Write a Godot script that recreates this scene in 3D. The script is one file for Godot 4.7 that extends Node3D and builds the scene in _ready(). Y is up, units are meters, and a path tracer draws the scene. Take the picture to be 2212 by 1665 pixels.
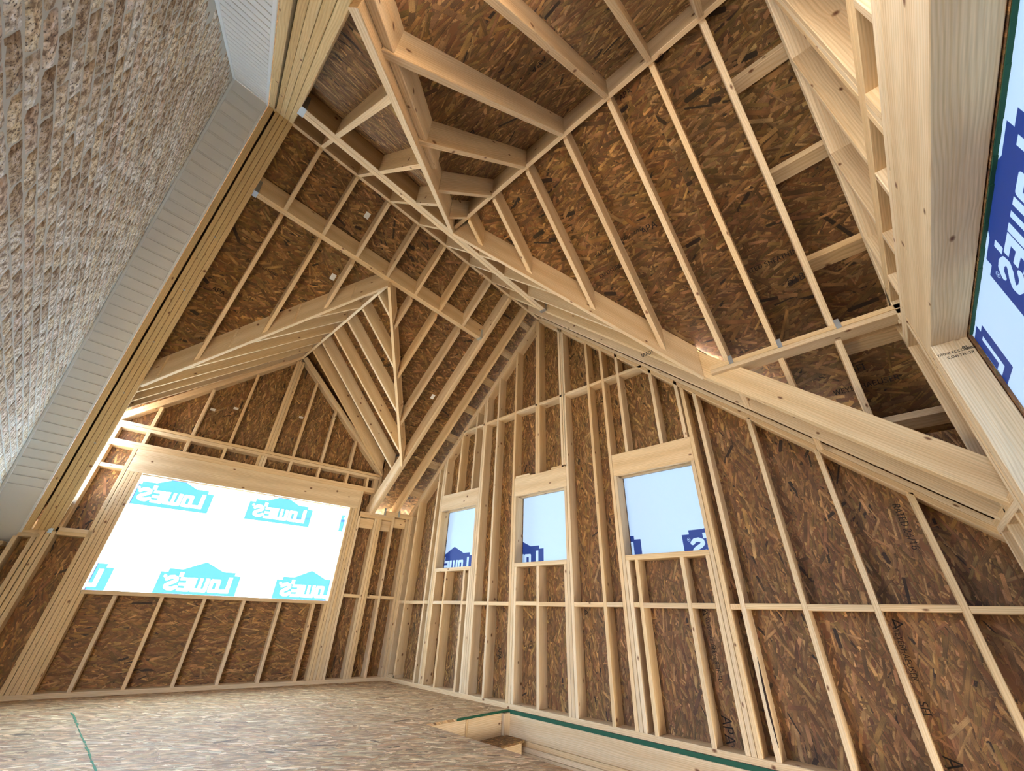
extends Node3D
# A framed attic room: skewed north wall, gable east wall, south wall beside the viewer, brick house gable to the west.
# x runs from the brick wall to the gable wall, y is up, -z is north. Units are metres.

const RB := 0.26      # plumb depth of a rafter on a 45 degree slope
const TH := 0.038     # thickness of a plank
const XE := 3.796     # inner face of the east studs
const ZS := 0.49      # inner face of the south studs
const ZR := -3.07     # line of the main ridge
const YR := 4.94      # underside of the rafters at the ridge
var EN := Vector3(0.979942, 0, 0.199283)      # along the north wall
var NN := Vector3(-0.199283, 0, 0.979942)     # into the room from the north wall
const DN := -6.4034
var rng := RandomNumberGenerator.new()
var wood := []
var grey_wood := []
var M := {}
var counts := {}

# ------------------------------------------------------------------ helpers
func named(par: Node, nm: String) -> String:
	var key := str(par.get_instance_id()) + nm
	var n: int = counts.get(key, 0)
	counts[key] = n + 1
	return nm if n == 0 else "%s_%03d" % [nm, n]

func put(par: Node, nm: String, mesh: Mesh, mat: Material) -> MeshInstance3D:
	var o := MeshInstance3D.new()
	o.mesh = mesh
	o.material_override = mat
	o.name = named(par, nm)
	par.add_child(o, true)
	return o

func root(nm: String, label: String, category := "", kind := "structure") -> Node3D:
	var o := Node3D.new()
	o.name = nm
	add_child(o, true)
	o.set_meta("label", label)
	if category != "": o.set_meta("category", category)
	if kind != "": o.set_meta("kind", kind)
	return o

class Shape:
	var v := PackedVector3Array()
	var n := PackedVector3Array()
	var uv := PackedVector2Array()
	var ix := PackedInt32Array()
	func tri(a: Vector3, b: Vector3, c: Vector3, nn: Vector3, ua: Vector2, ub: Vector2, uc: Vector2):
		var k := v.size()
		if (b - a).cross(c - a).dot(nn) > 0.0:
			v.append_array([a, c, b]); uv.append_array([ua, uc, ub])
		else:
			v.append_array([a, b, c]); uv.append_array([ua, ub, uc])
		n.append_array([nn, nn, nn])
		ix.append_array([k, k + 1, k + 2])
	func quad(a, b, c, d, nn, ua, ub, uc, ud):
		tri(a, b, c, nn, ua, ub, uc); tri(a, c, d, nn, ua, uc, ud)
	func mesh() -> ArrayMesh:
		var arr := []
		arr.resize(Mesh.ARRAY_MAX)
		arr[Mesh.ARRAY_VERTEX] = v; arr[Mesh.ARRAY_NORMAL] = n; arr[Mesh.ARRAY_TEX_UV] = uv; arr[Mesh.ARRAY_INDEX] = ix
		var m := ArrayMesh.new()
		m.add_surface_from_arrays(Mesh.PRIMITIVE_TRIANGLES, arr)
		return m

# A flat outline pushed through by t, its rims chamfered. along: direction of grain; size: metres covered by the texture.
func solid(poly: PackedVector3Array, t: Vector3, along: Vector3, bev: float, size: Vector2, s: Shape = null) -> Shape:
	if s == null: s = Shape.new()
	var cnt := poly.size()
	var tn := t.normalized()
	var cen := Vector3.ZERO
	for p in poly: cen += p
	cen /= cnt
	var L := (along - tn * along.dot(tn)).normalized()
	var D := tn.cross(L)
	var o := Vector2(rng.randf(), rng.randf())
	var ins := PackedVector3Array()
	var nor := []
	for i in cnt:
		var e := (poly[(i + 1) % cnt] - poly[i]).normalized()
		var w := e.cross(tn)
		if w.dot(poly[i] - cen) < 0: w = -w
		nor.append(w)
	for i in cnt:
		var a: Vector3 = nor[(i + cnt - 1) % cnt]
		var b: Vector3 = nor[i]
		ins.append(poly[i] - (a + b) * (bev / max(0.3, 1.0 + a.dot(b))))
	var f := func(p: Vector3) -> Vector2: return Vector2(p.dot(L) / size.x, p.dot(D) / size.y) + o
	# caps (outline may be any simple polygon)
	var flat := PackedVector2Array()
	for p in ins: flat.append(Vector2(p.dot(L), p.dot(D)))
	var tr := Geometry2D.triangulate_polygon(flat)
	for k in range(0, tr.size(), 3):
		var a: Vector3 = ins[tr[k]]
		var b: Vector3 = ins[tr[k + 1]]
		var c: Vector3 = ins[tr[k + 2]]
		s.tri(a, b, c, -tn, f.call(a), f.call(b), f.call(c))
		s.tri(a + t, b + t, c + t, tn, f.call(a) + Vector2(.37, .41), f.call(b) + Vector2(.37, .41), f.call(c) + Vector2(.37, .41))
	var bt := tn * bev
	var th := t.length()
	for i in cnt:
		var j := (i + 1) % cnt
		var w: Vector3 = nor[i]
		var g := func(p: Vector3, k: float) -> Vector2:
			return Vector2(p.dot(L) / size.x, p.dot(D) / size.y + k / size.y) + o + Vector2(.61, .23)
		var a := poly[i]
		var b := poly[j]
		var across := absf((b - a).normalized().dot(L)) < 0.5
		if across and size.x > size.y * 2.0:
			g = func(p: Vector3, k: float) -> Vector2: return Vector2(k / size.y * .3, p.dot(D) / size.y) + o
		s.quad(a + bt, b + bt, b + t - bt, a + t - bt, w, g.call(a, 0), g.call(b, 0), g.call(b, th), g.call(a, th))
		if bev > 0.0:
			s.quad(ins[i], ins[j], b + bt, a + bt, (w - tn).normalized(), f.call(a), f.call(b), f.call(b), f.call(a))
			s.quad(ins[i] + t, ins[j] + t, b + t - bt, a + t - bt, (w + tn).normalized(), f.call(a), f.call(b), f.call(b), f.call(a))
	return s

func longest(poly: PackedVector3Array) -> Vector3:
	var best := Vector3.RIGHT
	var l := 0.0
	for i in poly.size():
		var e := poly[(i + 1) % poly.size()] - poly[i]
		if e.length() > l: l = e.length(); best = e / l
	return best

func plank(par: Node, nm: String, poly: PackedVector3Array, t: Vector3, mats = null) -> MeshInstance3D:
	var m: Array = wood if mats == null else mats
	return put(par, nm, solid(poly, t, longest(poly), 0.0028, Vector2(2.4, 0.3)).mesh(), m[rng.randi() % m.size()])

# a board on edge from a to b (undersides), h deep upwards, t thick
func plumb(par, nm, a: Vector3, b: Vector3, h: float, t: Vector3, mats = null):
	return plank(par, nm, [a, b, b + Vector3(0, h, 0), a + Vector3(0, h, 0)], t, mats)
# a board lying flat from a to b, d wide, th thick upwards
func flat(par, nm, a: Vector3, b: Vector3, d: Vector3, th := TH, mats = null):
	return plank(par, nm, [a, b, b + d, a + d], Vector3(0, th, 0), mats)
# an upright from p, h tall, d deep into the wall, t thick
func stud(par, nm, p: Vector3, h: float, d: Vector3, t: Vector3, mats = null):
	return plank(par, nm, [p, p + Vector3(0, h, 0), p + Vector3(0, h, 0) + d, p + d], t, mats)

# Sheets of cw x ch laid over the outlines (in U, V metres from O), each piece a part of its own.
func sheets(par, nm, O: Vector3, U: Vector3, V: Vector3, t: Vector3, regions: Array, cw: float, ch: float, off: Vector2, mat: Array, along: Vector3, gap := 0.0008, size := 2.2):
	for rg in regions:
		var r := PackedVector2Array(rg)
		var lo := r[0]
		var hi := r[0]
		for p in r: lo = lo.min(p); hi = hi.max(p)
		for j in range(floori((lo.y - off.y) / ch), ceili((hi.y - off.y) / ch)):
			var sh := off.x + (cw * 0.5 if j % 2 != 0 else 0.0)
			for i in range(floori((lo.x - sh) / cw), ceili((hi.x - sh) / cw)):
				var a := Vector2(sh + i * cw, off.y + j * ch)
				var cell := PackedVector2Array([a, a + Vector2(cw - gap, 0), a + Vector2(cw - gap, ch - gap), a + Vector2(0, ch - gap)])
				for piece in Geometry2D.intersect_polygons(r, cell):
					var poly := PackedVector3Array()
					var area := 0.0
					for k in piece.size():
						poly.append(O + U * piece[k].x + V * piece[k].y)
						area += piece[k].cross(piece[(k + 1) % piece.size()])
					if absf(area) < 0.006: continue
					put(par, nm, solid(poly, t, along, 0.0, Vector2(size, size)).mesh(), mat[rng.randi() % mat.size()])

func stamp(par, txt: String, at: Vector3, right: Vector3, up: Vector3, h: float):
	if txt == "^":                                # outlined triangle
		var s := Shape.new()
		var n := right.cross(up)
		var a := at - right * h * .6 - up * h * .4
		var b := at + right * h * .6 - up * h * .4
		var c := at + up * h * .6
		for e in [[a, b], [b, c], [c, a]]:
			var m := (e[0] + e[1]) * .5 as Vector3
			var inw := (at - m).normalized() * h * .2
			solid([e[0], e[1], e[1] + (at - e[1]) * .45, e[0] + (at - e[0]) * .45], n * .001, inw, 0.0, Vector2(1, 1), s)
		put(par, "ink_stamp", s.mesh(), M.ink)
		return
	var tm := TextMesh.new()
	var f := SystemFont.new()
	f.font_names = PackedStringArray(["Droid Sans"])
	tm.font = f
	tm.text = txt
	tm.font_size = 32
	tm.pixel_size = h / 24.0
	tm.depth = 0.0012
	tm.curve_step = 2.0
	var o := put(par, "ink_stamp", tm, M.ink)
	o.transform = Transform3D(Basis(right, up, right.cross(up)), at)

# ------------------------------------------------------------------ textures
func image_texture(im: Image) -> ImageTexture:
	im.generate_mipmaps()
	return ImageTexture.create_from_image(im)

func make_textures():
	# flakes of strand board, two colourings of one layout: fresh brown (walls, roof) and pale (deck)
	var N := 1024
	var A := PackedByteArray()
	var B := PackedByteArray()
	A.resize(N * N * 3); B.resize(N * N * 3)
	for i in N * N:
		A[i * 3] = 120; A[i * 3 + 1] = 82; A[i * 3 + 2] = 48
		B[i * 3] = 196; B[i * 3 + 1] = 168; B[i * 3 + 2] = 132
	for k in 7600:
		var cx := rng.randf() * N
		var cy := rng.randf() * N
		var big := k > 6600
		var len_ := rng.randf_range(24, 92) * (1.15 if big else 1.0)
		var wid := rng.randf_range(2.5, 9.5) * (1.25 if big else 1.0)
		var ang := rng.randfn(0.0, 0.36) if rng.randf() < 0.9 else rng.randf_range(-1.5, 1.5)
		var c := cos(ang)
		var s := sin(ang)
		var q := rng.randf()
		var w := rng.randf()
		var ca := Vector3(102, 72, 40).lerp(Vector3(206, 164, 106), q * q * 0.55 + w * w * 0.45) + Vector3(rng.randf_range(-7, 7), rng.randf_range(-4, 4), rng.randf_range(-8, 6))
		var cb := Vector3(174, 140, 102).lerp(Vector3(255, 244, 214), q * q * 0.65 + w * w * 0.35) + Vector3(rng.randf_range(-8, 8), 0, rng.randf_range(-6, 6))
		if q < 0.05 and w < 0.45:
			ca *= 0.5; cb *= 0.72
		var tip := rng.randf_range(0.0, 0.5)
		for iu in int(len_ * 1.15):
			var u := iu / 1.15
			var ed := minf(u, len_ - u) / (wid * tip + 0.01)
			var hw := wid * 0.5 * clampf(ed + 0.25, 0.2, 1.0)
			var streak := 0.94 + 0.1 * sin(u * 0.09 + q * 20.0)
			var iv := -hw
			while iv <= hw:
				var x := int(cx + u * c - iv * s) & (N - 1)
				var y := int(cy + u * s + iv * c) & (N - 1)
				var g := streak + 0.07 * sin(iv * 2.1 + w * 30.0)
				if iv > hw - 0.9: g *= 0.8
				var p := (y * N + x) * 3
				A[p] = int(clampf(ca.x * g, 0, 255)); A[p + 1] = int(clampf(ca.y * g, 0, 255)); A[p + 2] = int(clampf(ca.z * g, 0, 255))
				B[p] = int(clampf(cb.x * g, 0, 255)); B[p + 1] = int(clampf(cb.y * g, 0, 255)); B[p + 2] = int(clampf(cb.z * g, 0, 255))
				iv += 0.8
	M.osb_tex = image_texture(Image.create_from_data(N, N, false, Image.FORMAT_RGB8, A))
	M.deck_tex = image_texture(Image.create_from_data(N, N, false, Image.FORMAT_RGB8, B))
	# pine: growth rings run along u and bend round a few knots; repeats both ways
	var W := 1024
	var H := 256
	var D := PackedByteArray()
	D.resize(W * H * 3)
	var knots := []
	for i in 6:
		knots.append([rng.randf() * W, rng.randf() * H, rng.randf_range(4, 10), rng.randf_range(6, 13)])
	var fn := FastNoiseLite.new()
	fn.seed = 4; fn.frequency = 0.03
	for y in H:
		for x in W:
			var yy := float(y)
			var dark := 0.0
			for kn in knots:
				var dx: float = x - kn[0]
				var dy: float = y - kn[1]
				if dx > W * .5: dx -= W
				elif dx < -W * .5: dx += W
				if absf(dx) > 60.0: continue
				if dy > H * .5: dy -= H
				elif dy < -H * .5: dy += H
				var r := sqrt(dx * dx / (kn[2] * kn[2]) + dy * dy / (kn[3] * kn[3]))
				yy += dy * 1.6 / (1.0 + r * r * 0.9)
				dark = maxf(dark, clampf(1.35 - r, 0.0, 1.0))
			var ph := TAU * x / W
			var warp := 7.0 * sin(ph + 1.0) + 4.0 * sin(2.0 * ph + yy * TAU / H) + 2.0 * sin(5.0 * ph + 2.0 * yy * TAU / H)
			var ring := 0.5 + 0.5 * sin((yy + warp) * TAU * 22.0 / H + 1.6 * sin((yy + warp) * TAU * 3.0 / H))
			ring = ring * ring
			var band := 0.5 + 0.5 * sin((yy + warp * 1.5) * TAU * 2.0 / H + 0.7)
			var fine := fn.get_noise_2d(x * 0.25, y * 6.0)
			var col := Vector3(229, 207, 170).lerp(Vector3(198, 163, 118), ring * 0.36 + band * 0.34) * (1.0 + 0.09 * fine)
			col = col.lerp(Vector3(96, 56, 30), dark * 0.9)
			var p := (y * W + x) * 3
			D[p] = int(clampf(col.x, 0, 255)); D[p + 1] = int(clampf(col.y, 0, 255)); D[p + 2] = int(clampf(col.z, 0, 255))
	M.wood_tex = image_texture(Image.create_from_data(W, H, false, Image.FORMAT_RGB8, D))
	# tumbled brick: sandy ground with pale patches, brown blotches and pits
	var K := 512
	var bi := Image.create(K, K, false, Image.FORMAT_RGB8)
	var hi := Image.create(K, K, false, Image.FORMAT_RGB8)
	var n1 := FastNoiseLite.new(); n1.seed = 11; n1.frequency = 0.012; n1.fractal_octaves = 4
	var n2 := FastNoiseLite.new(); n2.seed = 23; n2.frequency = 0.026; n2.fractal_octaves = 5
	var n3 := FastNoiseLite.new(); n3.seed = 37; n3.frequency = 0.09; n3.fractal_octaves = 3
	var im1 := n1.get_seamless_image(K, K)
	var im2 := n2.get_seamless_image(K, K)
	var im3 := n3.get_seamless_image(K, K)
	for y in K:
		for x in K:
			var a := im1.get_pixel(x, y).r
			var b := im2.get_pixel(x, y).r
			var c := im3.get_pixel(x, y).r
			var col := Vector3(.86, .81, .70).lerp(Vector3(.79, .72, .62), clampf((a - 0.4) * 4.0, 0, 1))
			col = col.lerp(Vector3(.93, .91, .88), clampf((b - 0.54) * 9.0, 0, 1) * 0.9)
			col = col.lerp(Vector3(.50, .41, .33), clampf((0.41 - b) * 10.0, 0, 1) * 0.8)
			col = col.lerp(Vector3(.22, .17, .15), clampf((0.30 - c) * 9.0, 0, 1))
			col *= 0.88 + 0.24 * c
			bi.set_pixel(x, y, Color(col.x, col.y, col.z))
			var h := clampf(0.35 + 0.4 * b + 0.35 * c - 0.1 * a, 0, 1)
			hi.set_pixel(x, y, Color(h, h, h))
	M.brick_tex = image_texture(bi)
	hi.bump_map_to_normal_map(5.0)
	M.brick_nrm = image_texture(hi)
	make_wrap()

func near_line(p: Vector2, pts: Array) -> float:
	var d := 9.0
	for i in pts.size() - 1:
		var a: Vector2 = pts[i]
		var b: Vector2 = pts[i + 1]
		var k := clampf((p - a).dot(b - a) / (b - a).length_squared(), 0, 1)
		d = minf(d, p.distance_to(a + (b - a) * k))
	return d

# building wrap print, drawn as it reads from outside: tile 1.237 x 1.86 m, two staggered emblems
func make_wrap():
	var W := 768
	var H := 1152
	var TW := 1.237
	var TV := 1.86
	var im := Image.create(W, H, false, Image.FORMAT_RGB8)
	var white := Color(.58, .67, .75)
	var blue := Color(.07, .165, .39)
	im.fill(white)
	var spine := [Vector2(.733, .165), Vector2(.71, .186), Vector2(.675, .190), Vector2(.645, .176), Vector2(.641, .156), Vector2(.662, .137), Vector2(.70, .119), Vector2(.722, .1), Vector2(.719, .08), Vector2(.69, .067), Vector2(.655, .067), Vector2(.625, .086)]
	for e in [Vector2(0, 0), Vector2(TW / 2, TV / 2)]:
		var ei := int(e.x / TW * W)
		var ej := int(e.y / TV * H)
		for j in int(0.38 / TV * H):
			for i in int(0.84 / TW * W):
				var u := (i + .5) * TW / W
				var v := (j + .5) * TV / H
				var inside := false
				if u < .82:
					if v < .24: inside = true
					elif v < .278: inside = u > .068 and u < .752
					elif v < .375: inside = absf(u - .41) < (.375 - v) / .097 * .206
				if not inside: continue
				var c := blue
				var ink := false
				if v > .045 and v < .25:
					if u < .19: ink = u > .081 and ((u < .121 and v < .222) or v < .083)
					elif u < .305: ink = absf(u - .248) < .053 and absf(v - .118) < .073 and Vector2(maxf(0, absf(u - .248) - .035), maxf(0, absf(v - .118) - .055)).length() < .018 and not (absf(u - .248) < .018 and absf(v - .118) < .038)
					elif u < .485: ink = u > .313 and v < .192 and (v < .080 or u < .351 or absf(u - .396) < .0155 or u > .441) and not (v < .055 and (u < .322 or u > .476))
					elif u < .605 and v < .19: ink = u > .492 and (u < .54 or v < .076 or (v > .103 and v < .132) or v > .16)
					elif absf(u - .612) < .02 and v > .197: ink = v < .245
					else:
						ink = near_line(Vector2(u, v), spine) < .0185
						var r := Vector2(u, v).distance_to(Vector2(.762, .196))
						if (r < .015 and r > .0115) or r < .005: ink = true
				if ink: c = white
				im.set_pixel((i + ei) % W, H - 1 - (j + ej) % H, c)
	M.wrap_tex = image_texture(im)

func mat(col: Color, rough := 0.8, tex: Texture2D = null, metal := 0.0) -> StandardMaterial3D:
	var m := StandardMaterial3D.new()
	m.albedo_color = col
	m.roughness = rough
	m.metallic = metal
	if tex: m.albedo_texture = tex
	return m

func make_materials():
	for c in [Color(1, 1, 1), Color(.97, .96, .94), Color(1, .97, .92), Color(.94, .93, .92), Color(.98, .95, .89)]:
		wood.append(mat(c, 0.72, M.wood_tex))
	for c in [Color(.95, .93, .84), Color(.90, .86, .74)]:
		grey_wood.append(mat(c, 0.78, M.wood_tex))
	M.osb = [mat(Color(1, 1, 1), .7, M.osb_tex), mat(Color(.96, .93, .92), .7, M.osb_tex), mat(Color(1, .97, .92), .7, M.osb_tex)]
	M.deck = [mat(Color(1, .945, .865), .78, M.deck_tex), mat(Color(.98, .92, .845), .78, M.deck_tex)]
	M.metal = mat(Color(.72, .76, .78), .38, null, 0.85)
	M.ink = mat(Color(.10, .08, .07), .9)
	M.spray = mat(Color(.30, .50, .36), .9)
	M.bark = mat(Color(.19, .11, .07), .95)
	M.green = mat(Color(.05, .30, .20), .7)
	M.soffit = mat(Color(.88, .875, .85), .5)
	M.trim = mat(Color(.88, .89, .88), .5)
	M.paper = mat(Color(.90, .90, .88), .8)
	M.felt = mat(Color(.24, .24, .25), .95)
	M.mortar = mat(Color(.76, .75, .70), .95)
	M.brick = []
	for c in [Color(1, .98, .95), Color(.94, .90, .85), Color(1, .97, .90), Color(.86, .81, .75), Color(1, 1, 1), Color(.99, .95, .93)]:
		var b := mat(c, .92, M.brick_tex)
		b.uv1_triplanar = true
		b.uv1_world_triplanar = true
		b.uv1_scale = Vector3(1, 1, 1) * rng.randf_range(1.5, 2.1)
		b.uv1_offset = Vector3(rng.randf(), rng.randf(), rng.randf())
		b.normal_enabled = true
		b.normal_texture = M.brick_nrm
		b.normal_scale = 0.35
		M.brick.append(b)
	var w := mat(Color(1, 1, 1), .6, M.wrap_tex)
	w.backlight_enabled = true
	w.backlight = Color(.5, .5, .5)
	w.cull_mode = BaseMaterial3D.CULL_DISABLED
	M.wrap = w

# ------------------------------------------------------------------ scene
func _ready():
	rng.seed = 20240611
	# camera: low in the south west corner, looking up to the north east
	var cam := Camera3D.new()
	cam.name = "camera"
	cam.transform = Transform3D(Basis(Vector3(0.672059, 0.032215, 0.739796), Vector3(-0.393641, 0.861742, 0.320073), Vector3(-0.627203, -0.506322, 0.591823)).orthonormalized(), Vector3(0, 0.8252, 0))
	cam.fov = 89.101
	cam.near = 0.03
	add_child(cam)
	cam.current = true
	# sky, sun, exposure
	var env := Environment.new()
	env.background_mode = Environment.BG_SKY
	var sm := ProceduralSkyMaterial.new()
	sm.sky_top_color = Color(.50, .63, .82)
	sm.sky_horizon_color = Color(.82, .86, .90)
	sm.ground_bottom_color = Color(.66, .63, .58)
	sm.ground_horizon_color = Color(.74, .72, .68)
	sm.sky_energy_multiplier = 3.0
	sm.ground_energy_multiplier = 3.6
	sm.sun_angle_max = 1.0
	var sky := Sky.new()
	sky.sky_material = sm
	env.sky = sky
	env.tonemap_mode = Environment.TONE_MAPPER_LINEAR
	env.tonemap_exposure = 1.95
	env.sdfgi_enabled = true
	env.ssao_enabled = true
	env.ssil_enabled = true
	var we := WorldEnvironment.new()
	we.environment = env
	we.name = "world_environment"
	add_child(we)
	var sun := DirectionalLight3D.new()
	sun.name = "sun"
	sun.light_color = Color(1.0, .985, .96)
	sun.light_energy = 240.0
	sun.light_angular_distance = 0.53
	sun.shadow_enabled = true
	add_child(sun)
	sun.look_at_from_position(Vector3(-0.3, 6.2, -7.8), Vector3.ZERO)

	make_textures()
	make_materials()
	build_ceiling()
	build_wall_east()
	build_wall_north()
	build_wall_south()
	build_wall_west()
	build_floor()
	build_stairs()

# ---------- geometry of the roof planes (undersides of rafters)
func main_y(z: float) -> float: return YR - absf(z - ZR)
const XC := 1.5       # ridge of the south cross gable
const YC := 4.235
const ZC := -2.35     # where it starts
const XD := 1.55      # ridge of the north cross gable
const YD := 4.37
const ZD := -3.64
func north_z(x: float) -> float:                # z of the north studs' inner face at x
	return (DN - NN.x * x) / NN.z

func build_ceiling():
	var c := root("ceiling", "steep open roof framing of pine rafters, ridges and valleys under strand board")
	# ridge board
	plumb(c, "ridge_board", Vector3(-.24, YR, ZR - .019), Vector3(4.1, YR, ZR - .019), .286, Vector3(0, 0, TH))
	# main rafters
	var xs := [.232, .642, 1.05, 1.462, 1.884, 2.294, 2.718]
	for x in xs:
		plumb(c, "rafter", Vector3(x, main_y(ZR - .019), ZR - .019), Vector3(x, main_y(-3.60), -3.60), RB, Vector3(TH, 0, 0))
		var zn: float = ZD - absf(x + .019 - XD)
		if zn < -3.75:
			plumb(c, "rafter", Vector3(x, main_y(-3.676), -3.676), Vector3(x, main_y(zn), zn), RB, Vector3(TH, 0, 0))
		plumb(c, "rafter", Vector3(x, main_y(ZR + .019), ZR + .019), Vector3(x, main_y(-2.44), -2.44), RB, Vector3(TH, 0, 0))
		var zs: float = ZC + absf(x + .019 - XC)
		if zs > -2.25:
			plumb(c, "rafter", Vector3(x, main_y(-2.36), -2.36), Vector3(x, main_y(zs), zs), RB, Vector3(TH, 0, 0))
	# header beams that carry the cross gables
	var carried := []
	for k in 2:
		carried.append(plumb(c, "header_beam", Vector3(-.05, 4.41, -3.60 - TH * (k + 1)), Vector3(3.12, 4.41, -3.60 - TH * (k + 1)), .235, Vector3(0, 0, TH)))
		carried.append(plumb(c, "header_beam", Vector3(-.05, 4.25, -2.36 - TH * (k + 1)), Vector3(3.10, 4.25, -2.36 - TH * (k + 1)), .235, Vector3(0, 0, TH)))
	for a in [[-.05, 4.41, -3.638, 1, 0], [3.12, 4.41, -3.638, -1, 0], [-.05, 4.25, -2.398, 1, 1], [3.10, 4.25, -2.398, -1, 1]]:
		hanger(carried[a[4]], Vector3(a[0], a[1], a[2]), a[3])
	# trimmers along the brick house and beside the gable wall, both slopes
	for k in 5:
		var x: float = [-.085, -.126, -.166, -.205, -.27][k]
		var w: float = [.04, .039, .038, .037, .049][k]
		var ze := -6.9 if k < 4 else -6.6
		plumb(c, "trimmer_rafter", Vector3(x, main_y(ZR), ZR), Vector3(x, main_y(ze), ze), RB + .02, Vector3(w, 0, 0), grey_wood)
		plumb(c, "trimmer_rafter", Vector3(x, main_y(ZR), ZR), Vector3(x, main_y(.9), .9), RB + .02, Vector3(w, 0, 0), grey_wood)
	for x in [3.12, 3.16]:
		plumb(c, "trimmer_rafter", Vector3(x, main_y(ZR - .02), ZR - .02), Vector3(x, main_y(-6.05), -6.05), RB, Vector3(TH, 0, 0))
	for x in [3.10, 3.14]:
		plumb(c, "trimmer_rafter", Vector3(x, main_y(ZR + .02), ZR + .02), Vector3(x, main_y(.62), .62), RB, Vector3(TH, 0, 0))
	for a in [[-.02, -6.2], [.02, .75]]:
		var z0: float = ZR + a[0]
		plumb(c, "rafter", Vector3(3.53, main_y(z0), z0), Vector3(3.53, main_y(a[1]), a[1]), RB, Vector3(TH, 0, 0))
	# lookouts from the last rafter over the gable wall
	for k in 8:
		var z := ZR - .2 - .392 * k
		flat(c, "lookout", Vector3(3.57, main_y(z) + .17, z), Vector3(4.2, main_y(z) + .17, z), Vector3(0, -.063, -.063), .05)
		z = ZR + .2 + .392 * k
		flat(c, "lookout", Vector3(3.57, main_y(z) + .17, z), Vector3(4.2, main_y(z) + .17, z), Vector3(0, -.063, .063), .05)
	# south cross gable: ridge, valleys, rafters
	plumb(c, "ridge_board", Vector3(XC - .019, YC + .02, ZC), Vector3(XC - .019, YC + .02, .95), .25, Vector3(TH, 0, 0))
	var q := sqrt(.5) * TH
	plumb(c, "valley_rafter", Vector3(XC - .02, YC - .05, ZC), Vector3(-.05, YC - .05 - (XC + .03), ZC + XC + .03), RB + .05, Vector3(q, 0, q))
	plumb(c, "valley_rafter", Vector3(.72, YC - .72, ZC + .76) + Vector3(q, 0, q), Vector3(-.05, YC - 1.49, ZC + XC + .03) + Vector3(q, 0, q), RB, Vector3(q, 0, q))
	plumb(c, "valley_rafter", Vector3(XC + .02, YC - .05, ZC), Vector3(3.12, YC - .05 - 1.6, ZC + 1.6), RB + .05, Vector3(-q, 0, q))
	for z in [-2.13, -1.78, -1.365, -.955, -.545, -.205, .15]:
		var xl: float = maxf(XC - (z - ZC), -.05)
		plumb(c, "rafter", Vector3(XC - .019, YC - .019, z), Vector3(xl, YC - (XC - xl), z), RB, Vector3(0, 0, TH))
		var xr: float = minf(XC + (z - ZC) + (.08 if z > -.6 else 0.0), 4.05)
		plumb(c, "rafter", Vector3(XC + .019, YC - .019, z), Vector3(xr, YC - (xr - XC), z), RB, Vector3(0, 0, TH))
	for k in 2:
		flat(c, "purlin_plate", Vector3(3.06, 2.576 + TH * k, -.66), Vector3(3.06, 2.576 + TH * k, .62), Vector3(.13, 0, 0), .0365)
	for z in [-.545, -.205, .15]:
		put(c, "joist_hanger", box_at(Vector3(3.056, 2.645, z + .05), Vector3(.003, .075, .03)), M.metal)
	for k in 5:
		var x := 1.50 + .475 * (k + .83)
		flat(c, "lookout", Vector3(x, YC - (x - XC) + .20, .19), Vector3(x, YC - (x - XC) + .20, .95), Vector3(.063, -.063, 0), .05)
		x = 1.50 - .475 * (k + .83)
		if x > -.3: flat(c, "lookout", Vector3(x, YC - (XC - x) + .20, .19), Vector3(x, YC - (XC - x) + .20, .95), Vector3(-.063, -.063, 0), .05)
	# north cross gable
	plumb(c, "ridge_board", Vector3(XD - .019, YD, ZD - .03), Vector3(XD - .019, YD, -6.9), .27, Vector3(TH, 0, 0))
	plumb(c, "valley_rafter", Vector3(XD - .02, YD - .05, ZD), Vector3(-.05, YD - .05 - (XD + .03), ZD - XD - .03), RB + .05, Vector3(q, 0, -q))
	plumb(c, "valley_rafter", Vector3(XD + .02, YD - .05, ZD), Vector3(3.14, YD - .05 - 1.57, ZD - 1.57), RB + .05, Vector3(-q, 0, -q))
	for z in [-3.94, -4.345, -4.755, -5.16, -5.55, -5.88]:
		var xl: float = maxf(XD - (ZD - z), -.05)
		plumb(c, "rafter", Vector3(XD - .019, YD - .019, z), Vector3(xl, YD - (XD - xl), z), RB, Vector3(0, 0, TH))
		var xr: float = minf(XD + (ZD - z), 3.16)
		plumb(c, "rafter", Vector3(XD + .019, YD - .019, z), Vector3(xr, YD - (xr - XD), z), RB, Vector3(0, 0, TH))
	plumb(c, "rafter", Vector3(XD - .019, YD - .019, -6.15), Vector3(-.05, YD - 1.6, -6.15), RB, Vector3(0, 0, TH))
	# sheathing (T: horizontal distance from the ridge)
	var up := Vector3(0, .012, 0)
	var o := Vector3(0, YR + RB, ZR)
	var dn := Vector3(0, -1, -1)
	var ds := Vector3(0, -1, 1)
	var W := -.6
	sheets(c, "sheathing_panel", o, Vector3.RIGHT, dn, up, [
		[Vector2(W, 0), Vector2(4.2, 0), Vector2(4.2, .57), Vector2(W, .57)],
		[Vector2(W, .57), Vector2(XD, .57), Vector2(-.05, .57 + XD + .05), Vector2(-.05, 3.8), Vector2(W, 3.8)],
		[Vector2(XD, .57), Vector2(4.2, .57), Vector2(4.2, 3.25), Vector2(3.16, 3.25), Vector2(3.16, .57 + 3.16 - XD)]], 2.44, .8627, Vector2(.26, .0), M.osb, Vector3.RIGHT)
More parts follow.
